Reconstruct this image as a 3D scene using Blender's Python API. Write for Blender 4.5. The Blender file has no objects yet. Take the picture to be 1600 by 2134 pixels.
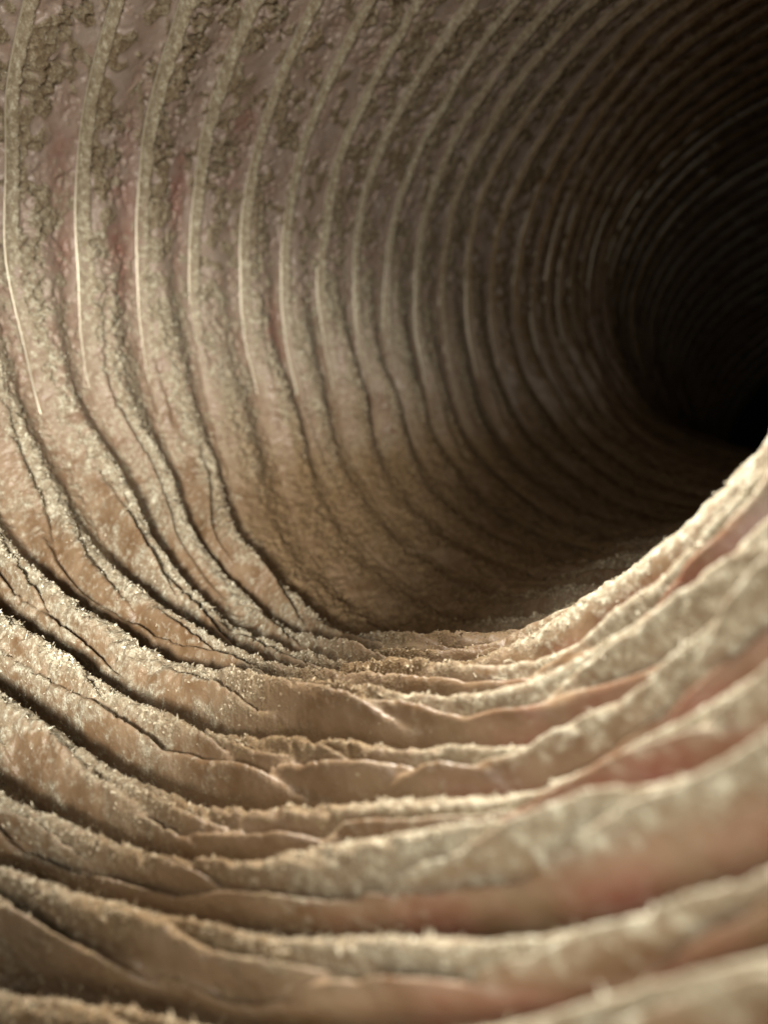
import bpy, math
import numpy as np

S = 0.05                      # metres per tube radius: a 10 cm flexible air duct
sc = bpy.context.scene
COL = sc.collection

# ------------------------------------------------------------------ camera, light, exposure
FOC = 1.47974
cam_d = bpy.data.cameras.new("camera")
cam = bpy.data.objects.new("camera", cam_d); COL.objects.link(cam)
cam_d.sensor_fit = 'VERTICAL'; cam_d.sensor_height = 24.0; cam_d.sensor_width = 18.0
cam_d.lens = 24.0 * FOC * 1000 / 2134
cam_d.clip_start = 0.002; cam_d.clip_end = 10
cam.location = (0, 0, 0); cam.rotation_euler = (math.radians(90), 0, 0)
cam_d.dof.use_dof = True; cam_d.dof.focus_distance = 1.42 * S; cam_d.dof.aperture_fstop = 15.0
sc.camera = cam

world = bpy.data.worlds.new("World"); sc.world = world; world.use_nodes = True
world.node_tree.nodes["Background"].inputs[0].default_value = (0.9, 0.85, 0.75, 1)
world.node_tree.nodes["Background"].inputs[1].default_value = 0.0004

def P3(x, y, z):              # camera axes (right, down, forward) -> Blender
    return (x * S, z * S, -y * S)

def lamp(name, kind, at, aim, energy, size, cone=None):
    d = bpy.data.lights.new(name, kind); d.energy = energy; d.color = (1.0, 0.935, 0.815)
    if kind == 'AREA': d.shape = 'DISK'; d.size = size * S
    else: d.shadow_soft_size = size * S; d.spot_size = math.radians(cone); d.spot_blend = 1.0
    o = bpy.data.objects.new(name, d); COL.objects.link(o); o.location = P3(*at)
    v = [q - p for p, q in zip(P3(*at), P3(*aim))]
    from mathutils import Vector
    o.rotation_euler = Vector(v).to_track_quat('-Z', 'Y').to_euler()
    return o
# the phone's own flash beside the lens, and the room light that falls in through the open end of the duct; then two added lamps
lamp("phone_flash", 'SPOT', (-0.40, 0.08, -0.15), (-0.64, -0.04, 1.6), 1.02, 0.14, 48)
lamp("room_light", 'SPOT', (-0.15, -0.40, 0.10), (-0.50, -1.02, 1.25), 0.29, 0.15, 96)
lamp("top_light", 'SPOT', (-0.10, -1.05, 1.28), (0.38, 0.24, 0.52), 1.02, 0.16, 104)  # unseen lamp added inside the duct, above the frame, for the lower pleats
lamp("side_light", 'SPOT', (-0.30, 0.05, 0.0), (0.22, 0.38, 0.9), 0.115, 0.42, 112)  # unseen fill added near the lens for the lower and right folds

sc.view_settings.view_transform = 'Standard'; sc.view_settings.look = 'None'
sc.view_settings.gamma = 1.0; sc.view_settings.exposure = 0.0
sc.render.engine = 'CYCLES'
sc.cycles.max_bounces = 8; sc.cycles.diffuse_bounces = 5

# ------------------------------------------------------------------ noise
def _hash(ix, iy, iz, seed):
    h = (ix.astype(np.uint32) * np.uint32(374761393) + iy.astype(np.uint32) * np.uint32(668265263)
         + iz.astype(np.uint32) * np.uint32(2147483647 ^ 0x5bd1e995) + np.uint32(seed * 974711 & 0xffffffff))
    h = (h ^ (h >> np.uint32(13))) * np.uint32(1274126177)
    h = (h ^ (h >> np.uint32(15))) * np.uint32(2246822519)
    return ((h ^ (h >> np.uint32(16))) & np.uint32(0xffffff)).astype(np.float32) / np.float32(0xffffff)

def vnoise(p, freq, seed=0):   # value noise in 0..1
    q = p * freq + 1000.0
    i = np.floor(q); f = (q - i).astype(np.float32); i = i.astype(np.int64)
    f = f * f * (3 - 2 * f)
    out = 0
    for dx in (0, 1):
        wx = f[:, 0] if dx else 1 - f[:, 0]
        for dy in (0, 1):
            wy = f[:, 1] if dy else 1 - f[:, 1]
            for dz in (0, 1):
                wz = f[:, 2] if dz else 1 - f[:, 2]
                out = out + wx * wy * wz * _hash(i[:, 0] + dx, i[:, 1] + dy, i[:, 2] + dz, seed)
    return out

def worley(p, freq, seed=0):   # distance to the nearest cell point, about 0..1
    q = p * freq + 1000.0
    i = np.floor(q).astype(np.int64); f = (q - i).astype(np.float32)
    best = np.full(len(p), 9.0, np.float32)
    for dx in (-1, 0, 1):
        for dy in (-1, 0, 1):
            for dz in (-1, 0, 1):
                a, b, c = i[:, 0] + dx, i[:, 1] + dy, i[:, 2] + dz
                d = ((dx + _hash(a, b, c, seed) - f[:, 0]) ** 2 + (dy + _hash(a, b, c, seed + 1) - f[:, 1]) ** 2
                     + (dz + _hash(a, b, c, seed + 2) - f[:, 2]) ** 2)
                best = np.minimum(best, d)
    return np.sqrt(best)

def ss(a, b, x):
    t = np.clip((x - a) / (b - a), 0, 1); return t * t * (3 - 2 * t)

# ------------------------------------------------------------------ the duct's centre line (bends to the right, then up)
C0 = (-0.6515, 0.13012); T0 = (-0.02045, -0.78604)
KX = (0.48126, 0.00377, -0.0842); KY = (0.24971, 0.04987, -0.10243)
PITCH, S0, TA, TB, EA, EB = 0.15022, 1.51995, -0.06024, 0.00172, 0.06798, -0.05951
DS = 0.05
SS = np.arange(-4, 9, DS); NS = len(SS)
CP = np.zeros((NS, 3)); CF = np.zeros((NS, 3, 3))
FARX = lambda s: -0.25 if s < 4.8 else 0.1
FARY = lambda s: 0.22 if s < 6.5 else 0.0
def _line():
    i0 = int(np.argmin(abs(SS)))
    T = np.array([T0[0], T0[1], 1.0]); T /= np.linalg.norm(T)
    X = np.array([1, 0, 0]) - T * T[0]; X /= np.linalg.norm(X); Y = np.cross(T, X)
    start = (T, X, Y)
    for sg in (1, -1):
        T, X, Y = start; q = np.array([C0[0], C0[1], 0.0])
        for i in (range(i0, NS) if sg > 0 else range(i0, -1, -1)):
            CP[i] = q; CF[i] = np.array([X, Y, T])
            st = math.tanh(SS[i] / 3) * 3
            a = KX[0] + KX[1] * st + KX[2] * st * st; b = KY[0] + KY[1] * st + KY[2] * st * st
            w = min(max((SS[i] - 3.3) / 0.5, 0), 1); w = w * w * (3 - 2 * w)
            a = a * (1 - w) + FARX(SS[i]) * w; b = b * (1 - w) + FARY(SS[i]) * w
            q = q + sg * DS * T
            T = T + sg * DS * (a * X + b * Y); T = T / np.linalg.norm(T)
            X = X - T * (X @ T); X = X / np.linalg.norm(X); Y = np.cross(T, X)
_line()

# how unevenly the coils are spread: thousandths of a pitch, one row per coil (-14..24), one column per 10 degrees
GT = np.array([[int(v) for v in r.split()] for r in '''0 0 0 0 0 0 0 0 0 0 0 0 0 0 0 0 0 0 0 0 0 0 0 0 0 0 0 0 0 0 0 0 0 0 0 0
0 0 0 0 0 0 0 0 0 0 0 0 0 0 0 0 0 0 0 0 0 0 0 0 0 0 0 0 0 0 0 0 0 0 0 0
0 0 0 0 0 0 0 0 0 0 0 0 0 0 0 0 0 0 0 0 0 0 0 0 0 0 0 0 0 0 0 0 0 0 0 0
1 1 2 3 2 1 0 -1 -1 -1 0 0 0 0 0 0 0 0 0 0 0 0 0 0 0 0 0 0 0 0 0 0 0 0 0 0
3 7 13 15 13 6 -1 -5 -6 -3 -1 0 0 0 0 0 0 0 0 0 0 0 0 0 0 0 0 0 0 0 0 0 0 0 0 1
8 23 41 51 42 21 -2 -17 -20 -13 -6 -2 -1 0 0 0 0 0 0 0 0 0 0 0 0 0 0 0 0 0 0 0 0 0 0 2
12 41 79 99 81 40 -2 -32 -42 -33 -19 -9 -4 -1 0 0 0 0 0 0 0 0 0 0 0 0 0 0 0 0 0 0 0 0 0 1
0 29 75 99 75 33 -2 -32 -51 -51 -39 -24 -12 -5 -1 0 0 0 0 0 0 0 0 0 0 0 0 0 0 0 0 0 0 -1 -3 -5
-33 -26 6 23 -1 -27 -23 -14 -21 -35 -40 -32 -16 -5 -1 0 0 0 0 0 0 0 0 0 0 0 0 0 0 0 0 0 0 -2 -7 -19
-59 -69 -42 -17 -46 -92 -81 -20 27 29 9 2 6 7 2 -1 -1 -1 0 0 0 0 0 0 0 0 0 0 0 0 0 0 0 -2 -10 -30
-60 -69 -25 32 7 -89 -131 -61 35 73 66 58 51 29 6 -5 -5 -3 -1 0 2 2 2 1 0 0 0 0 0 0 0 0 0 -2 -9 -30
-57 -79 -49 21 41 -23 -76 -46 9 26 30 53 61 30 -7 -21 -17 -9 -3 1 6 8 8 4 2 0 0 0 0 0 0 0 0 -1 -7 -25
-54 -103 -124 -72 24 90 105 88 38 -29 -50 -7 27 5 -34 -45 -32 -15 -4 4 14 20 18 10 4 1 0 0 0 0 0 0 0 -1 -5 -19
-36 -84 -120 -76 68 220 276 221 111 4 -43 -13 24 7 -34 -46 -29 -10 -2 6 22 32 28 15 6 1 0 0 0 0 0 0 0 0 -2 -10
-11 -30 -39 12 137 250 246 140 29 -36 -48 -9 35 26 -9 -19 -5 1 -3 2 20 32 26 13 4 1 0 0 0 0 0 0 0 0 0 -2
3 3 14 55 119 137 41 -126 -238 -249 -199 -124 -60 -40 -39 -22 -2 -6 -20 -17 3 14 11 3 0 -1 0 0 0 0 0 0 0 0 1 2
3 7 17 35 49 11 -119 -293 -402 -398 -331 -253 -190 -144 -98 -45 -12 -17 -33 -29 -12 -2 -1 -2 -3 -3 -2 -1 0 0 0 0 0 0 0 1
1 3 6 11 6 -32 -124 -241 -316 -316 -271 -216 -155 -90 -28 21 39 24 4 0 8 10 5 -7 -14 -12 -6 -2 0 0 0 0 0 0 0 0
0 1 1 1 -3 -22 -61 -112 -145 -146 -121 -72 5 92 148 154 125 88 60 48 43 31 3 -30 -43 -32 -15 -4 -1 0 0 0 0 0 0 0
0 0 0 0 -2 -7 -18 -32 -42 -43 -32 3 75 165 216 198 145 98 61 33 20 8 -25 -66 -76 -51 -22 -6 -1 0 0 0 0 0 0 0
0 0 0 0 0 -1 -3 -6 -9 -13 -19 -16 17 82 134 133 99 59 6 -46 -58 -41 -47 -75 -78 -50 -21 -6 -1 0 0 0 0 0 0 0
0 0 0 0 0 0 0 -1 -3 -8 -21 -37 -37 -4 36 52 45 21 -33 -79 -60 -6 3 -29 -46 -33 -14 -4 -1 0 0 0 0 0 0 0
0 0 0 0 0 0 0 0 -1 -4 -13 -27 -39 -39 -31 -19 -1 2 -23 -31 26 91 80 18 -20 -20 -9 -2 0 0 0 0 0 0 0 0
0 0 0 0 0 0 0 0 0 -2 -6 -17 -39 -70 -94 -84 -41 -13 -31 -44 1 49 29 -22 -41 -26 -10 -2 0 0 0 0 0 0 0 0
0 0 0 0 0 0 0 0 0 -1 -4 -15 -44 -92 -131 -122 -71 -49 -102 -159 -136 -77 -63 -77 -66 -34 -12 -3 0 0 0 0 0 0 0 0
0 0 0 0 0 0 0 0 0 0 -3 -12 -38 -82 -125 -131 -99 -92 -150 -187 -109 9 39 0 -25 -20 -8 -2 0 0 0 0 0 0 0 0
0 0 0 0 0 0 0 0 0 0 -2 -7 -25 -61 -111 -143 -131 -94 -66 -2 145 274 260 144 46 7 -1 -1 0 0 0 0 0 0 0 0
0 0 0 0 0 0 0 0 0 0 -1 -4 -16 -49 -109 -166 -153 -39 123 274 394 432 343 190 71 18 3 0 0 0 0 0 0 0 0 0
0 0 0 0 0 0 0 0 0 0 0 -2 -12 -42 -103 -167 -147 19 255 418 452 384 258 132 49 13 2 0 0 0 0 0 0 0 0 0
0 0 0 0 0 0 0 0 0 0 0 -1 -8 -30 -77 -128 -109 33 233 351 333 237 135 61 21 5 1 0 0 0 0 0 0 0 0 0
0 0 0 0 0 0 0 0 0 0 0 -1 -4 -16 -41 -70 -60 19 129 189 168 107 53 21 6 2 0 0 0 0 0 0 0 0 0 0
0 0 0 0 0 0 0 0 0 0 0 0 -1 -6 -15 -26 -23 6 47 68 59 35 16 5 1 0 0 0 0 0 0 0 0 0 0 0
0 0 0 0 0 0 0 0 0 0 0 0 0 -1 -4 -7 -6 1 11 17 14 8 3 1 0 0 0 0 0 0 0 0 0 0 0 0
0 0 0 0 0 0 0 0 0 0 0 0 0 0 -1 -1 -1 0 2 3 2 1 1 0 0 0 0 0 0 0 0 0 0 0 0 0
0 0 0 0 0 0 0 0 0 0 0 0 0 0 0 0 0 0 0 0 0 0 0 0 0 0 0 0 0 0 0 0 0 0 0 0
0 0 0 0 0 0 0 0 0 0 0 0 0 0 0 0 0 0 0 0 0 0 0 0 0 0 0 0 0 0 0 0 0 0 0 0
0 0 0 0 0 0 0 0 0 0 0 0 0 0 0 0 0 0 0 0 0 0 0 0 0 0 0 0 0 0 0 0 0 0 0 0
0 0 0 0 0 0 0 0 0 0 0 0 0 0 0 0 0 0 0 0 0 0 0 0 0 0 0 0 0 0 0 0 0 0 0 0
0 0 0 0 0 0 0 0 0 0 0 0 0 0 0 0 0 0 0 0 0 0 0 0 0 0 0 0 0 0 0 0 0 0 0 0'''.split('\n')], float) / 1000
def gcorr(th, k):
    a = (th / (2 * math.pi) * 36) % 36; i = np.floor(a).astype(int) % 36; fa = a - np.floor(a)
    b = np.clip(k + 14, 0, GT.shape[0] - 1.001); j = np.floor(b).astype(int); fb = b - j
    i2 = (i + 1) % 36
    fa = fa * fa * (3 - 2 * fa)
    return ((GT[j, i] * (1 - fa) + GT[j, i2] * fa) * (1 - fb) + (GT[j + 1, i] * (1 - fa) + GT[j + 1, i2] * fa) * fb)

def place(th, k, h):           # angle, coil phase, inward height -> point in camera axes; also inward normal and axis
    wander = 0.34 * (noise2(th / 0.30, k / 1.3, 91) - 0.5) * wbot(th) + 0.10 * (noise2(th / 0.2, k / 0.9, 92) - 0.5)
    s = PITCH * (k + gcorr(th, k) + wander) + S0 + TA * np.cos(th) + TB * np.sin(th)
    i = np.clip((s - SS[0]) / DS, 0, NS - 1.001); j = i.astype(int); w = (i - j)[:, None]
    q = CP[j] * (1 - w) + CP[j + 1] * w
    f = CF[j] * (1 - w)[:, :, None] + CF[j + 1] * w[:, :, None]
    rad = np.cos(th)[:, None] * f[:, 0] + np.sin(th)[:, None] * f[:, 1]
    r = 1 + EA * np.cos(2 * th) + EB * np.sin(2 * th) - h
    return q + r[:, None] * rad, -rad, f[:, 2]

# ------------------------------------------------------------------ relief of the pleats
rng = np.random.default_rng(7)
KMIN, KMAX = -13, 42
PH = rng.uniform(0, 6.28, (KMAX - KMIN + 2, 4)); PA = rng.uniform(0.75, 1.2, KMAX - KMIN + 2)
D2R = math.pi / 180

def angdist(a, b):
    return (a - b + math.pi) % (2 * math.pi) - math.pi

def wbot(th):                  # 1 on the compressed lower and right side, 0 on the stretched upper left
    d = np.abs(angdist(th, 70 * D2R)) / D2R
    return 1 - ss(55, 125, d)
def floorpatch(th, k):         # the lint-filled floor beyond the bend
    d = np.abs(angdist(th, 108 * D2R)) / D2R
    return ss(2.2, 3.4, k) * (1 - ss(18, 42, d))

def profile(u, uc, wb):            # 0 at the wire, 1 at the crest, back down to the valley
    up = np.clip(u / uc, 0, 1); up = np.sin(up * math.pi / 2) ** (0.55 + 0.30 * wb)
    dn = np.clip((u - uc) / (0.88 - uc), 0, 1); dn = 0.5 + 0.5 * np.cos(dn * math.pi)
    return np.where(u < uc, up, dn)

BUMPS = [(10.7, 0.87, 31.4, 2.15, 0.103), (92, 3.2, 42, 2.7, -0.105)]   # degrees, coil, spreads, inward bulge of the bent wall
def macro(th, k):
    h = 0
    for a, c, wa, wc, d in BUMPS:
        h = h + d * np.exp(-(angdist(th, a * D2R) / (wa * D2R)) ** 2 - ((k - c) / wc) ** 2)
    return h

# long folds that part from a pleat's valley, climb slantwise over it and taper out under the next one
FR = np.random.default_rng(21)
FOLDS = []                     # centre angle, coil, half length (degrees), u at its start and end, depth
for k_ in range(-10, 4):
    for c_ in ((124, 1), (106, 1), (88, 1), (73, 1), (58, 1), (42, -1), (28, -1), (14, -1)):
        if k_ >= 0 and c_[0] < 70: continue
        if FR.random() < 0.88:
            FOLDS.append((c_[0] + FR.uniform(-13, 13), k_, FR.uniform(12, 22), c_[1], FR.uniform(0.02, 0.22), FR.uniform(0.45, 0.80), FR.uniform(0.018, 0.040)))
def folds(th, k):
    t = th / D2R; kb = np.floor(k); u = k - kb; h = np.zeros(len(th))
    for c, kk_, hl, sg, u0, u1, dep in FOLDS:
        i = np.where((kb == kk_) & (np.abs(t - c) < hl))[0]
        if len(i) == 0: continue
        f = (t[i] - c) / hl * sg * 0.5 + 0.5                      # 0..1, u rises along it
        uc_ = u0 + (u1 - u0) * f + 0.03 * np.sin(f * 9 + c)
        d = (u[i] - uc_)
        tp = np.sin(np.clip(f, 0, 1) * math.pi) ** 0.7
        h[i] += dep * tp * (0.7 * np.exp(-((d + 0.12) / 0.12) ** 2) - 0.75 * np.exp(-(d / 0.055) ** 2) + 0.3 * np.exp(-((d - 0.16) / 0.12) ** 2))
    return h

def noise2(a, b, seed):
    return vnoise(np.stack([a, b, np.zeros(len(a))], 1), 1.0, seed)

def wrinkles(th, k, wb):       # fine creases running slantwise across the squeezed pleats
    t = th / D2R; v = k - 0.028 * t; w = t / 15.0
    h = 0
    for f, amp, sd in ((2.4, 0.006, 81), (5.2, 0.005, 82)):
        n = noise2(v * f + 0.6 * noise2(w * 1.7, v * 1.5, sd + 5), w * f / 2.6, sd)
        h = h + amp * (np.minimum(np.abs(n - 0.5) * 5, 1) - 0.8)
    return h * wb * (0.3 + 0.7 * ss(0.35, 0.65, noise2(w * 0.8, k * 1.2, 85)))

def relief(th, k, fine=True):
    kb = np.floor(k).astype(int); u = k - kb
    ki = np.clip(kb - KMIN, 0, len(PA) - 1)
    wb = wbot(th); fl = floorpatch(th, k)
    wob = 0.6 * np.sin(4 * th + PH[ki, 2]) + 0.25 * np.sin(8 * th + PH[ki, 3]) * wb
    uc = 0.26 + 0.24 * wb + (0.03 + 0.09 * wb) * wob
    A = (0.024 + 0.048 * wb) * PA[ki] * (1 + 0.25 * np.sin(3 * th + PH[ki, 0]) + (0.12 + 0.06 * wb) * np.sin(8 * th + PH[ki, 1]))
    rt = 1 - ss(34, 66, th / D2R)
    A = A * (1 - 0.75 * fl) * (1 - 0.15 * rt) * (1 - 0.5 * ss(2.5, 8, k) * (1 - wb))
    gap = 1 - ss(46, 68, np.abs(angdist(th, 70 * D2R)) / D2R)          # deep slot between the pressed-together pleats
    slot = ss(0.70, 0.84, u) * (1 - ss(0.97, 1.0, u)) * gap * (1 - fl) * (0.012 + 0.016 * np.sin(5 * th + PH[ki, 3]) ** 2)
    # a second, lower roll on the face of each squeezed pleat, coming and going along it
    ug = (0.24 + 0.09 * np.sin(2.3 * th + PH[ki, 1]) + 0.04 * np.sin(7 * th + PH[ki, 0])) * np.ones_like(u)
    roll = (0.45 + 0.55 * np.sin(3.1 * th + PH[ki, 2])) .clip(0.12, 1) * wb * (1 - fl) * ss(0, 0.06, u)
    roll = roll * (0.017 * np.exp(-((u - ug + 0.13) / 0.09) ** 2) - 0.024 * np.exp(-((u - ug) / 0.055) ** 2))
    h = A * profile(u, uc, wb) + roll - slot + macro(th, k) + folds(th, k) * (1 - fl) * wb * ss(0, 0.05, u) * (1 - ss(0.94, 1, u)) + wrinkles(th, k, wb) * (1 - 0.8 * fl) * ss(0, 0.04, u) * (1 - ss(0.96, 1, u))
    return h, u, wb, fl, A, uc

# patches where the lint has come away and reddish foil shows; lower right, gap shade painted red: degrees, coil phase, half widths
BARE_SHADE = [(183, 1.78, 13, 0.26), (181, 0.8, 13, 0.3), (195, 3.66, 10, 0.28), (174, 1.6, 8, 0.3), (163, 4.7, 8, 0.3), (184, 2.7, 12, 0.22),
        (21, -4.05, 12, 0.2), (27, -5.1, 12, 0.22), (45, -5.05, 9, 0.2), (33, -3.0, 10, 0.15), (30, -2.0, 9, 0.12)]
def bare_shade(th, k):
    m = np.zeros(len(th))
    for a, c, wa, wc in BARE_SHADE:
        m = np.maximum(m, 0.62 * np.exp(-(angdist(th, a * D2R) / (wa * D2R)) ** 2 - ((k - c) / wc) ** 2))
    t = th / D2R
    m = np.maximum(m, 0.9 * (1 - ss(38, 56, t)) * (ss(0.56, 0.75, k - np.floor(k)) + 0.95 * (1 - ss(0.02, 0.30, k - np.floor(k)))) * (1 - ss(0.2, 1.2, k)))  # dark red of the shaded gaps put into the colour, lower right
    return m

def tan(th, k):                # browner lint, with the dimness past the bend and deep inside painted in
    f = ss(1.2, 4.0, k) * (1 - ss(12, 60, np.abs(angdist(th, 106 * D2R)) / D2R))
    return np.maximum(np.maximum(f, 0.8 * ss(6, 15, k)), 0.85 * np.exp(-(angdist(th, 68 * D2R) / (20 * D2R)) ** 2) * (1 - ss(3, 6, k)) + 0.38 * ss(158, 190, th / D2R) * ss(0.09, 0.18, k - np.floor(k)))

def lintmask(th, k, u, wb, fl, p):
    big = vnoise(p, 5.0, 11); mid = vnoise(p, 15.0, 12); small = vnoise(p, 42.0, 13)
    n = 0.40 * big + 0.35 * mid + 0.25 * small - 0.5
    lo = 0.0 + 0.22 * wb; hi = 0.66 + 0.10 * wb
    m = ss(lo - 0.14 * wb - 0.01, lo + 0.02 + 0.30 * wb, u + n * 0.5 * wb) * (1 - ss(hi - 0.16, hi + 0.14, u + n * 1.3))
    m = np.maximum(m, 0.9 * fl * ss(-0.25, 0.05, n))
    q = 0.55 * n + 0.5 * (vnoise(p, 30.0, 14) - 0.5) + 0.10 * (m - 0.5) * (1 - wb)
    patchy = np.maximum((1 - ss(0.11, 0.17, u)), 0.95 * ss(-0.035, 0.045, q))
    m = m * wb + (1 - wb) * patchy          # patches of lint between the hoops, upper left          # loose lint between the hoops, upper left
    m = m * (1 - 0.95 * ss(1.22, 1.36, k + 0.3 * n) * (1 - ss(2.8, 3.4, k)) * (1 - ss(48, 70, th / D2R)))   # clean lip of the bend
    m = np.maximum(m, 0.75 * wb * np.exp(-((u - 0.13) / 0.08) ** 2) * ss(-0.06, 0.10, n))
    m = np.maximum(m, wb * (0.16 + 0.34 * ss(-0.12, 0.12, n)))
    rt = 1 - ss(35, 65, th / D2R)
    m = m * (1 - rt) + rt * 0.9 * (1 - ss(0.58, 0.70, u + 0.2 * n)) * ss(0.05, 0.40, u + 0.4 * n)
    br = bare_shade(th, k)
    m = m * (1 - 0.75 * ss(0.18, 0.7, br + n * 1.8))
    return np.clip(m, 0, 1), n

# ------------------------------------------------------------------ materials
def mat(name):
    m = bpy.data.materials.new(name); m.use_nodes = True
    nt = m.node_tree; b = nt.nodes["Principled BSDF"]
    return m, nt, b
def node(nt, t, **kw):
    n = nt.nodes.new(t)
    for a, v in kw.items(): setattr(n, a, v)
    return n

def ramp(nt, *stops):
    r = node(nt, 'ShaderNodeValToRGB'); e = r.color_ramp.elements
    while len(e) < len(stops): e.new(0.5)
    for q, (pos, c) in zip(e, stops): q.position = pos; q.color = (*c, 1)
    return r
def noise(nt, tc, scale, detail=4, rough=0.55):
    n = node(nt, 'ShaderNodeTexNoise'); n.inputs['Scale'].default_value = scale
    n.inputs['Detail'].default_value = detail; n.inputs['Roughness'].default_value = rough
    nt.links.new(tc.outputs['Object'], n.inputs['Vector']); return n
def mapr(nt, src, a, b, c=0.0, d=1.0):
    r = node(nt, 'ShaderNodeMapRange'); nt.links.new(src, r.inputs[0])
    for i, v in zip((1, 2, 3, 4), (a, b, c, d)): r.inputs[i].default_value = v
    return r.outputs[0]
def math2(nt, op, a, b):
    m = node(nt, 'ShaderNodeMath', operation=op)
    for i, v in enumerate((a, b)):
        if isinstance(v, (int, float)): m.inputs[i].default_value = v
        else: nt.links.new(v, m.inputs[i])
    return m.outputs[0]
def mixc(nt, f, a, b):
    m = node(nt, 'ShaderNodeMix', data_type='RGBA'); nt.links.new(f, m.inputs[0])
    for i, v in ((6, a), (7, b)):
        if isinstance(v, tuple): m.inputs[i].default_value = (*v, 1)
        else: nt.links.new(v, m.inputs[i])
    return m.outputs[2]

def make_duct_mat():
    m, nt, b = mat("linted_foil"); L = nt.links
    at = node(nt, 'ShaderNodeAttribute', attribute_name='lint').outputs['Fac']
    ba = node(nt, 'ShaderNodeAttribute', attribute_name='bare_shade').outputs['Fac']
    tc = node(nt, 'ShaderNodeTexCoord')
    nA = noise(nt, tc, 260, 5); nB = noise(nt, tc, 1300, 6, 0.62); nC = noise(nt, tc, 4200, 3, 0.6)
    # lint thins out to specks towards its edge
    s1 = math2(nt, 'MULTIPLY', math2(nt, 'SUBTRACT', nB.outputs['Fac'], 0.5), 1.5)
    cov = mapr(nt, math2(nt, 'ADD', at, s1), 0.18, 0.75)
    foil = mixc(nt, mapr(nt, nA.outputs['Fac'], 0.35, 0.65), (0.130, 0.078, 0.040), (0.215, 0.150, 0.094))
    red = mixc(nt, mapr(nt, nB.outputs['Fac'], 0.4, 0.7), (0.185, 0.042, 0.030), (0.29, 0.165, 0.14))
    mv = node(nt, 'ShaderNodeAttribute', attribute_name='mauve').outputs['Fac']
    foil = mixc(nt, mv, foil, mixc(nt, mapr(nt, nA.outputs['Fac'], 0.35, 0.65), (0.27, 0.20, 0.165), (0.33, 0.275, 0.245)))
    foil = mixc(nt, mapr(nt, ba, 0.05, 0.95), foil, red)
    dust = ramp(nt, (0.30, (0.14, 0.10, 0.06)), (0.50, (0.258, 0.220, 0.158)), (0.68, (0.57, 0.555, 0.455)))
    L.new(math2(nt, 'ADD', math2(nt, 'MULTIPLY', nB.outputs['Fac'], 0.65), math2(nt, 'MULTIPLY', nC.outputs['Fac'], 0.35)), dust.inputs[0])
    ta = node(nt, 'ShaderNodeAttribute', attribute_name='tan').outputs['Fac']
    brown = ramp(nt, (0.30, (0.085, 0.050, 0.023)), (0.50, (0.165, 0.108, 0.056)), (0.70, (0.29, 0.215, 0.125)))
    L.new(math2(nt, 'ADD', math2(nt, 'MULTIPLY', nB.outputs['Fac'], 0.65), math2(nt, 'MULTIPLY', nC.outputs['Fac'], 0.35)), brown.inputs[0])
    dirt_dim = mixc(nt, mapr(nt, math2(nt, 'ADD', ta, math2(nt, 'MULTIPLY', math2(nt, 'SUBTRACT', nA.outputs['Fac'], 0.5), 0.8)), 0.1, 0.8), dust.outputs[0], brown.outputs[0])
    L.new(mixc(nt, cov, foil, dirt_dim), b.inputs['Base Color'])
    L.new(mapr(nt, cov, 0, 1, 0.36, 0.8), b.inputs['Roughness'])
    L.new(mapr(nt, cov, 0, 1, 0.75, 0.3), b.inputs['Specular IOR Level'])
    tk = node(nt, 'ShaderNodeAttribute', attribute_name='weave')
    st = node(nt, 'ShaderNodeTexNoise'); st.inputs['Scale'].default_value = 1.0; st.inputs['Detail'].default_value = 3
    L.new(tk.outputs['Vector'], st.inputs['Vector'])
    hgt = math2(nt, 'ADD', math2(nt, 'MULTIPLY', nB.outputs['Fac'], 1.0), math2(nt, 'MULTIPLY', nC.outputs['Fac'], 0.35))
    hgt = math2(nt, 'ADD', hgt, math2(nt, 'MULTIPLY', st.outputs['Fac'], 0.45))
    bp = node(nt, 'ShaderNodeBump'); bp.inputs['Distance'].default_value = 0.0006
    sa = node(nt, 'ShaderNodeAttribute', attribute_name='satin').outputs['Fac']
    L.new(math2(nt, 'MULTIPLY', mapr(nt, cov, 0, 1, 0.34, 0.85), mapr(nt, sa, 0, 1, 1, 0.3)), bp.inputs['Strength'])
    L.new(hgt, bp.inputs['Height']); L.new(bp.outputs[0], b.inputs['Normal'])
    return m
M_DUCT = make_duct_mat()

def make_wire_mat():
    m, nt, b = mat("bright_wire")
    b.inputs['Base Color'].default_value = (0.62, 0.58, 0.48, 1); b.inputs['Metallic'].default_value = 0.7
    b.inputs['Roughness'].default_value = 0.36
    return m
M_WIRE = make_wire_mat()
def make_lint_mat():
    m, nt, b = mat("lint_fluff")
    g = node(nt, 'ShaderNodeNewGeometry')
    r = node(nt, 'ShaderNodeValToRGB')
    r.color_ramp.elements[0].color = (0.26, 0.21, 0.14, 1); r.color_ramp.elements[1].color = (0.66, 0.64, 0.53, 1)
    nt.links.new(g.outputs['Random Per Island'], r.inputs[0])
    r2 = ramp(nt, (0.0, (0.14, 0.090, 0.045)), (1.0, (0.34, 0.255, 0.155))); nt.links.new(g.outputs['Random Per Island'], r2.inputs[0])
    at = node(nt, 'ShaderNodeAttribute', attribute_name='tan').outputs['Fac']
    nt.links.new(mixc(nt, at, r.outputs[0], r2.outputs[0]), b.inputs['Base Color'])
    b.inputs['Roughness'].default_value = 0.75; b.inputs['Specular IOR Level'].default_value = 0.35
    return m
M_LINT = make_lint_mat()

def to_b(p):
    return np.stack([p[:, 0], p[:, 2], -p[:, 1]], 1) * S

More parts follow.
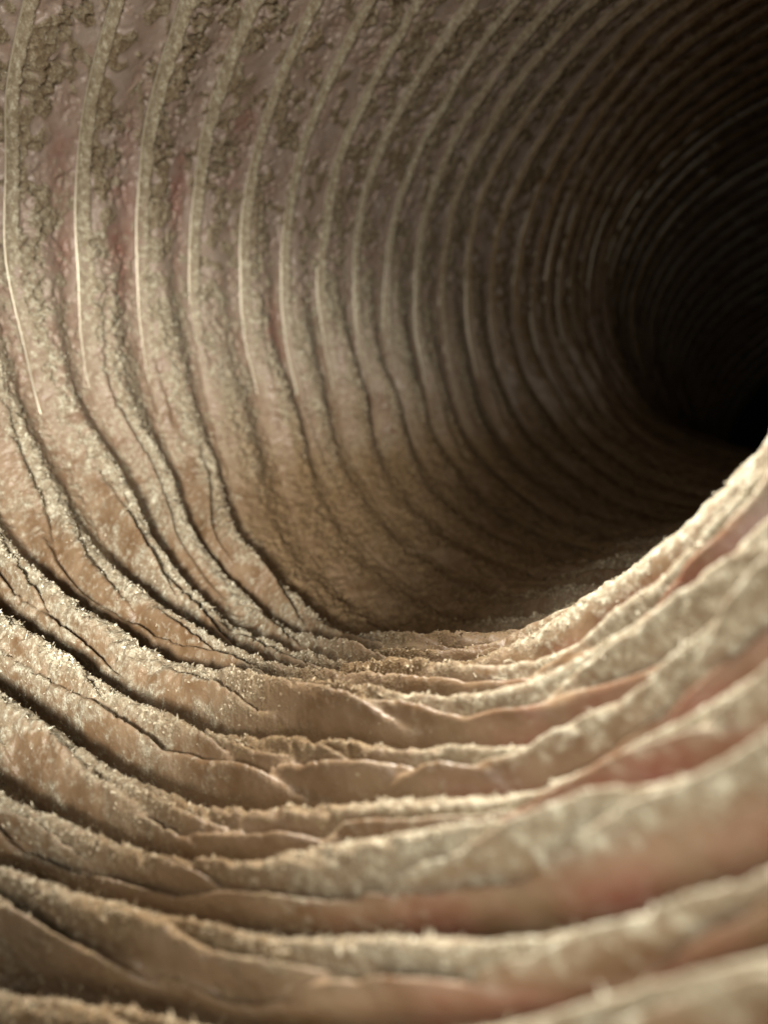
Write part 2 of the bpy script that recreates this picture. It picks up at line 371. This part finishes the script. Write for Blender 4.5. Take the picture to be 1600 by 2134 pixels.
def link_mesh(name, co, faces_idx, nper, material, parent=None, smooth=True):
    me = bpy.data.meshes.new(name)
    nf = len(faces_idx) // nper
    me.vertices.add(len(co)); me.vertices.foreach_set('co', np.ascontiguousarray(co, np.float32).ravel())
    me.loops.add(nf * nper); me.loops.foreach_set('vertex_index', np.ascontiguousarray(faces_idx, np.int32))
    me.polygons.add(nf); me.polygons.foreach_set('loop_start', np.arange(0, nf * nper, nper, dtype=np.int32))
    me.polygons.foreach_set('use_smooth', np.full(nf, smooth))
    me.update(calc_edges=True); me.materials.append(material)
    o = bpy.data.objects.new(name, me); COL.objects.link(o)
    if parent: o.parent = parent
    return o

# ------------------------------------------------------------------ the duct: one pleat per coil, a wire in each
duct = bpy.data.objects.new("flexible_duct", None); COL.objects.link(duct)
duct["label"] = "flexible pleated foil duct seen from inside, bending away to the right into darkness"
duct["category"] = "air duct"

def thetas(nd, nc):
    a = np.linspace(5 * D2R, 272 * D2R, nd); b = np.linspace(272 * D2R, 365 * D2R, nc + 1)[1:-1]
    return np.concatenate([a, b])

def fine_relief(th, k, u, wb, fl, p, m, n):
    wl = 1 - wb
    f0 = vnoise(p, 19.0, 40) - 0.5; f1 = vnoise(p, 34.0, 41) - 0.5; f2 = vnoise(p, 75.0, 42) - 0.5; f3 = vnoise(p, 150.0, 43) - 0.5
    lump = f0 * 0.006 * wl + f1 * (0.005 + 0.006 * wb) + f2 * (0.005 + 0.004 * wb) + f3 * 0.006
    strip = (1 - ss(0.10, 0.16, u)) * wl
    thick = 0.35 + 1.3 * vnoise(p, 9.0, 44)
    pz = vnoise(p, 50.0, 51) * 0.5 + vnoise(p, 105.0, 53) * 0.5
    pit = ss(0.565, 0.615, pz) * 0.028 * (0.35 + 0.65 * wl) * ss(0.35, 0.6, vnoise(p, 7.0, 54) + 0.15)
    lump = lump * (1 - 0.75 * strip); pit = pit * (1 - 0.9 * strip)
    rt = 1 - ss(38, 72, th / D2R)
    lump = lump * (1 - 0.7 * rt); pit = pit * (1 - 0.8 * rt)
    return m * (0.004 + 0.003 * wl + lump * thick) + 0.010 * strip * np.sqrt(np.clip(1 - (u / 0.16 - 0.45) ** 2, 0, 1)) - pit * (0.25 + 0.75 * m) + (vnoise(p, 30.0, 61) - 0.5) * 0.004

for k in range(KMIN, KMAX):
    if -9 <= k <= 7: nd, nc, nt_ = 1000, 40, 38
    elif k <= 15: nd, nc, nt_ = 420, 30, 22
    else: nd, nc, nt_ = 200, 20, 12
    th1 = thetas(nd, nc); uu = np.linspace(0, 1, nt_ + 1)
    nth = len(th1)
    T, U = np.meshgrid(th1, uu); th = T.ravel(); kk = k + np.minimum(U.ravel(), 0.99999)
    h, u, wb, fl, A, uc = relief(th, kk)
    p0, nrm, ax = place(th, k + U.ravel(), h)
    m, n = lintmask(th, kk, u, wb, fl, p0)
    edge = ss(0, 0.03, U.ravel()) * ss(0, 0.03, 1 - U.ravel())
    h2 = h + fine_relief(th, kk, u, wb, fl, p0, m, n) * edge
    p1, nrm, ax = place(th, k + U.ravel(), h2)
    i = np.arange(nt_)[:, None] * nth; j = np.arange(nth)[None, :]; j2 = (j + 1) % nth
    f = np.stack([i + j, i + nth + j, i + nth + j2, i + j2], -1).reshape(-1)
    o = link_mesh("pleat", to_b(p1), f, 4, M_DUCT, duct)
    at = o.data.attributes.new('lint', 'FLOAT', 'POINT'); at.data.foreach_set('value', m.astype(np.float32))
    at = o.data.attributes.new('bare_shade', 'FLOAT', 'POINT'); at.data.foreach_set('value', (bare_shade(th, kk) * (0.6 + 2.0 * n)).astype(np.float32))
    at = o.data.attributes.new('tan', 'FLOAT', 'POINT'); at.data.foreach_set('value', tan(th, kk).astype(np.float32))
    at = o.data.attributes.new('mauve', 'FLOAT', 'POINT'); at.data.foreach_set('value', (1 - wb).astype(np.float32))
    at = o.data.attributes.new('satin', 'FLOAT', 'POINT'); at.data.foreach_set('value', np.maximum(1 - ss(35, 66, th / D2R), (1 - wb) * (1 - ss(0.11, 0.17, u))).astype(np.float32))
    at = o.data.attributes.new('weave', 'FLOAT_VECTOR', 'POINT'); at.data.foreach_set('vector', np.stack([th * 95, kk * 7, 0 * th], 1).astype(np.float32).ravel())
    # the wire hoop that stiffens this pleat
    tw = thetas(300 if k <= 12 else 120, 24); n_ = len(tw); ns = 5
    rw = 0.0029 * (1 + 0.3 * np.sin(5 * tw + PH[k - KMIN, 2]))
    q, nr, axx = place(tw, np.full(n_, float(k)), 0.003 + 0.014 * (noise2(tw * 2.2, tw * 0 + k * 7.3, 95) - 0.5) - 0.004 * ss(6, 14, np.full(n_, float(k))) - 0.045 * ss(0.62, 1.0, wbot(tw)) - 0.02 * floorpatch(tw, np.full(n_, float(k))) + macro(tw, np.full(n_, float(k))))
    ring = np.stack([q + rw[:, None] * (math.cos(a) * nr + math.sin(a) * axx) for a in np.arange(ns) * 2 * math.pi / ns], 0).reshape(-1, 3)
    i = np.arange(ns)[:, None]; j = np.arange(n_)[None, :]
    f = np.stack([i * n_ + j, i * n_ + (j + 1) % n_, ((i + 1) % ns) * n_ + (j + 1) % n_, ((i + 1) % ns) * n_ + j], -1).reshape(-1)
    link_mesh("wire_hoop", to_b(ring), f, 4, M_WIRE, o)

# ------------------------------------------------------------------ the lint itself: tufts and flakes clinging to the pleats
def make_lint(count):
    r = np.random.default_rng(3)
    N = count * 5
    th = r.uniform(6, 262, N) * D2R; k = r.uniform(-9, 9, N)
    h, u, wb, fl, A, uc = relief(th, k)
    p, nrm, ax = place(th, k, h)
    m, n = lintmask(th, k, u, wb, fl, p)
    crest = np.exp(-((u - uc) / 0.16) ** 2)
    w = m * (0.25 + 1.6 * crest * wb) * (1 - 0.85 * fl) * (1 - 0.6 * (1 - wb)) * (0.22 + 0.78 * ss(36, 72, th / D2R)) * (0.3 + 1.4 * ss(-0.12, 0.15, n))
    keep = r.uniform(0, 1.6, N) < w
    th, k = th[keep][:count], k[keep][:count]; wb = wb[keep][:count]; m = m[keep][:count]; n = n[keep][:count]; crest = crest[keep][:count]; fl = fl[keep][:count]
    h, u, _, _, _, _ = relief(th, k)
    h = h + fine_relief(th, k, u, wb, fl, p[keep][:count], m, n)
    q, nrm, ax = place(th, k, h - 0.003)
    N = len(q)
    q = q + nrm * (ss(0.45, 0.8, vnoise(q, 55.0, 71)) * 0.006 * wb * crest * r.random(N))[:, None]
    tang = np.cross(nrm, ax)
    g = lambda s_: r.normal(0, s_, (N, 1))
    up = nrm * (0.7 + g(0.3)) + tang * g(0.8) + ax * (g(0.7) + 0.25 * wb[:, None])
    up /= np.linalg.norm(up, axis=1)[:, None]
    side = np.cross(up, r.normal(0, 1, (N, 3))); side /= np.linalg.norm(side, axis=1)[:, None]
    oth = np.cross(up, side)
    spike = r.random(N) < 0.06
    ln = np.where(spike, 0.005 + 0.008 * r.random(N) ** 2, 0.002 + 0.003 * r.random(N))[:, None] * (0.65 + 0.35 * wb * crest)[:, None] * np.where((r.random(N) < 0.10) & ~spike, 1.9, 1.0)[:, None]
    wd = np.where(spike, 0.0012 + 0.0012 * r.random(N), 0.0018 + 0.0026 * r.random(N))[:, None]
    j = lambda: 1 + r.normal(0, 0.3, (N, 1))
    a = q + side * wd * j(); b = q - side * wd * 0.5 * j() + oth * wd * 0.9; c = q - side * wd * 0.5 - oth * wd * 0.9 * j()
    t = q + up * ln + r.normal(0, 0.35, (N, 3)) * ln; d = q - up * ln * 0.6
    V = np.stack([a, b, c, t, d], 1).reshape(-1, 3)
    tri = np.array([0, 1, 3, 1, 2, 3, 2, 0, 3, 1, 0, 4, 2, 1, 4, 0, 2, 4])
    F = (np.arange(N)[:, None] * 5 + tri[None]).reshape(-1)
    tanv = np.repeat(tan(th, k), 5)
    # stray fibres lying across the folds
    M, SEG = 24, 9
    ft = r.uniform(15, 230, M); fk = r.uniform(-7, 6, M); da = r.uniform(-5, 5, M); dk = r.uniform(-0.5, 0.5, M)
    f = np.linspace(-1, 1, SEG)[None]; cv = r.normal(0, 0.5, (M, 1))
    tt = ((ft[:, None] + da[:, None] * f + 2.5 * cv * f ** 2) * D2R).ravel(); kk = (fk[:, None] + dk[:, None] * f + 0.15 * cv[::-1] * f ** 2).ravel()
    lift = (0.010 + 0.010 * (1 - f ** 2) * r.random((M, 1))).ravel()
    q, nr, ax = place(tt, kk, relief(tt, kk)[0] + lift)
    tg = np.cross(nr, ax); rad = np.repeat(r.uniform(0.0005, 0.0010, M), SEG)[:, None]
    rings = np.stack([q + rad * (math.cos(a_) * nr + math.sin(a_) * (ax + tg) * 0.7) for a_ in (0, 2.1, 4.2)], 1).reshape(-1, 3)
    b0 = (np.arange(M)[:, None] * SEG + np.arange(SEG - 1)[None]).ravel() * 3
    ff = []
    for e in range(3):
        e2 = (e + 1) % 3
        ff += [np.stack([b0 + e, b0 + e2, b0 + 3 + e2], 1), np.stack([b0 + e, b0 + 3 + e2, b0 + 3 + e], 1)]
    F = np.concatenate([F, (np.concatenate(ff) + len(V)).ravel()]); V = np.concatenate([V, rings])
    tanv = np.concatenate([tanv, np.full(len(rings), 0.3)])
    o = link_mesh("lint", to_b(V), F, 3, M_LINT, None, smooth=False)
    at = o.data.attributes.new('tan', 'FLOAT', 'POINT'); at.data.foreach_set('value', tanv.astype(np.float32))
    o["kind"] = "stuff"; o["label"] = "pale grey-green lint caked in tufts along the crests of the duct's pleats"; o["category"] = "lint"
make_lint(120000)
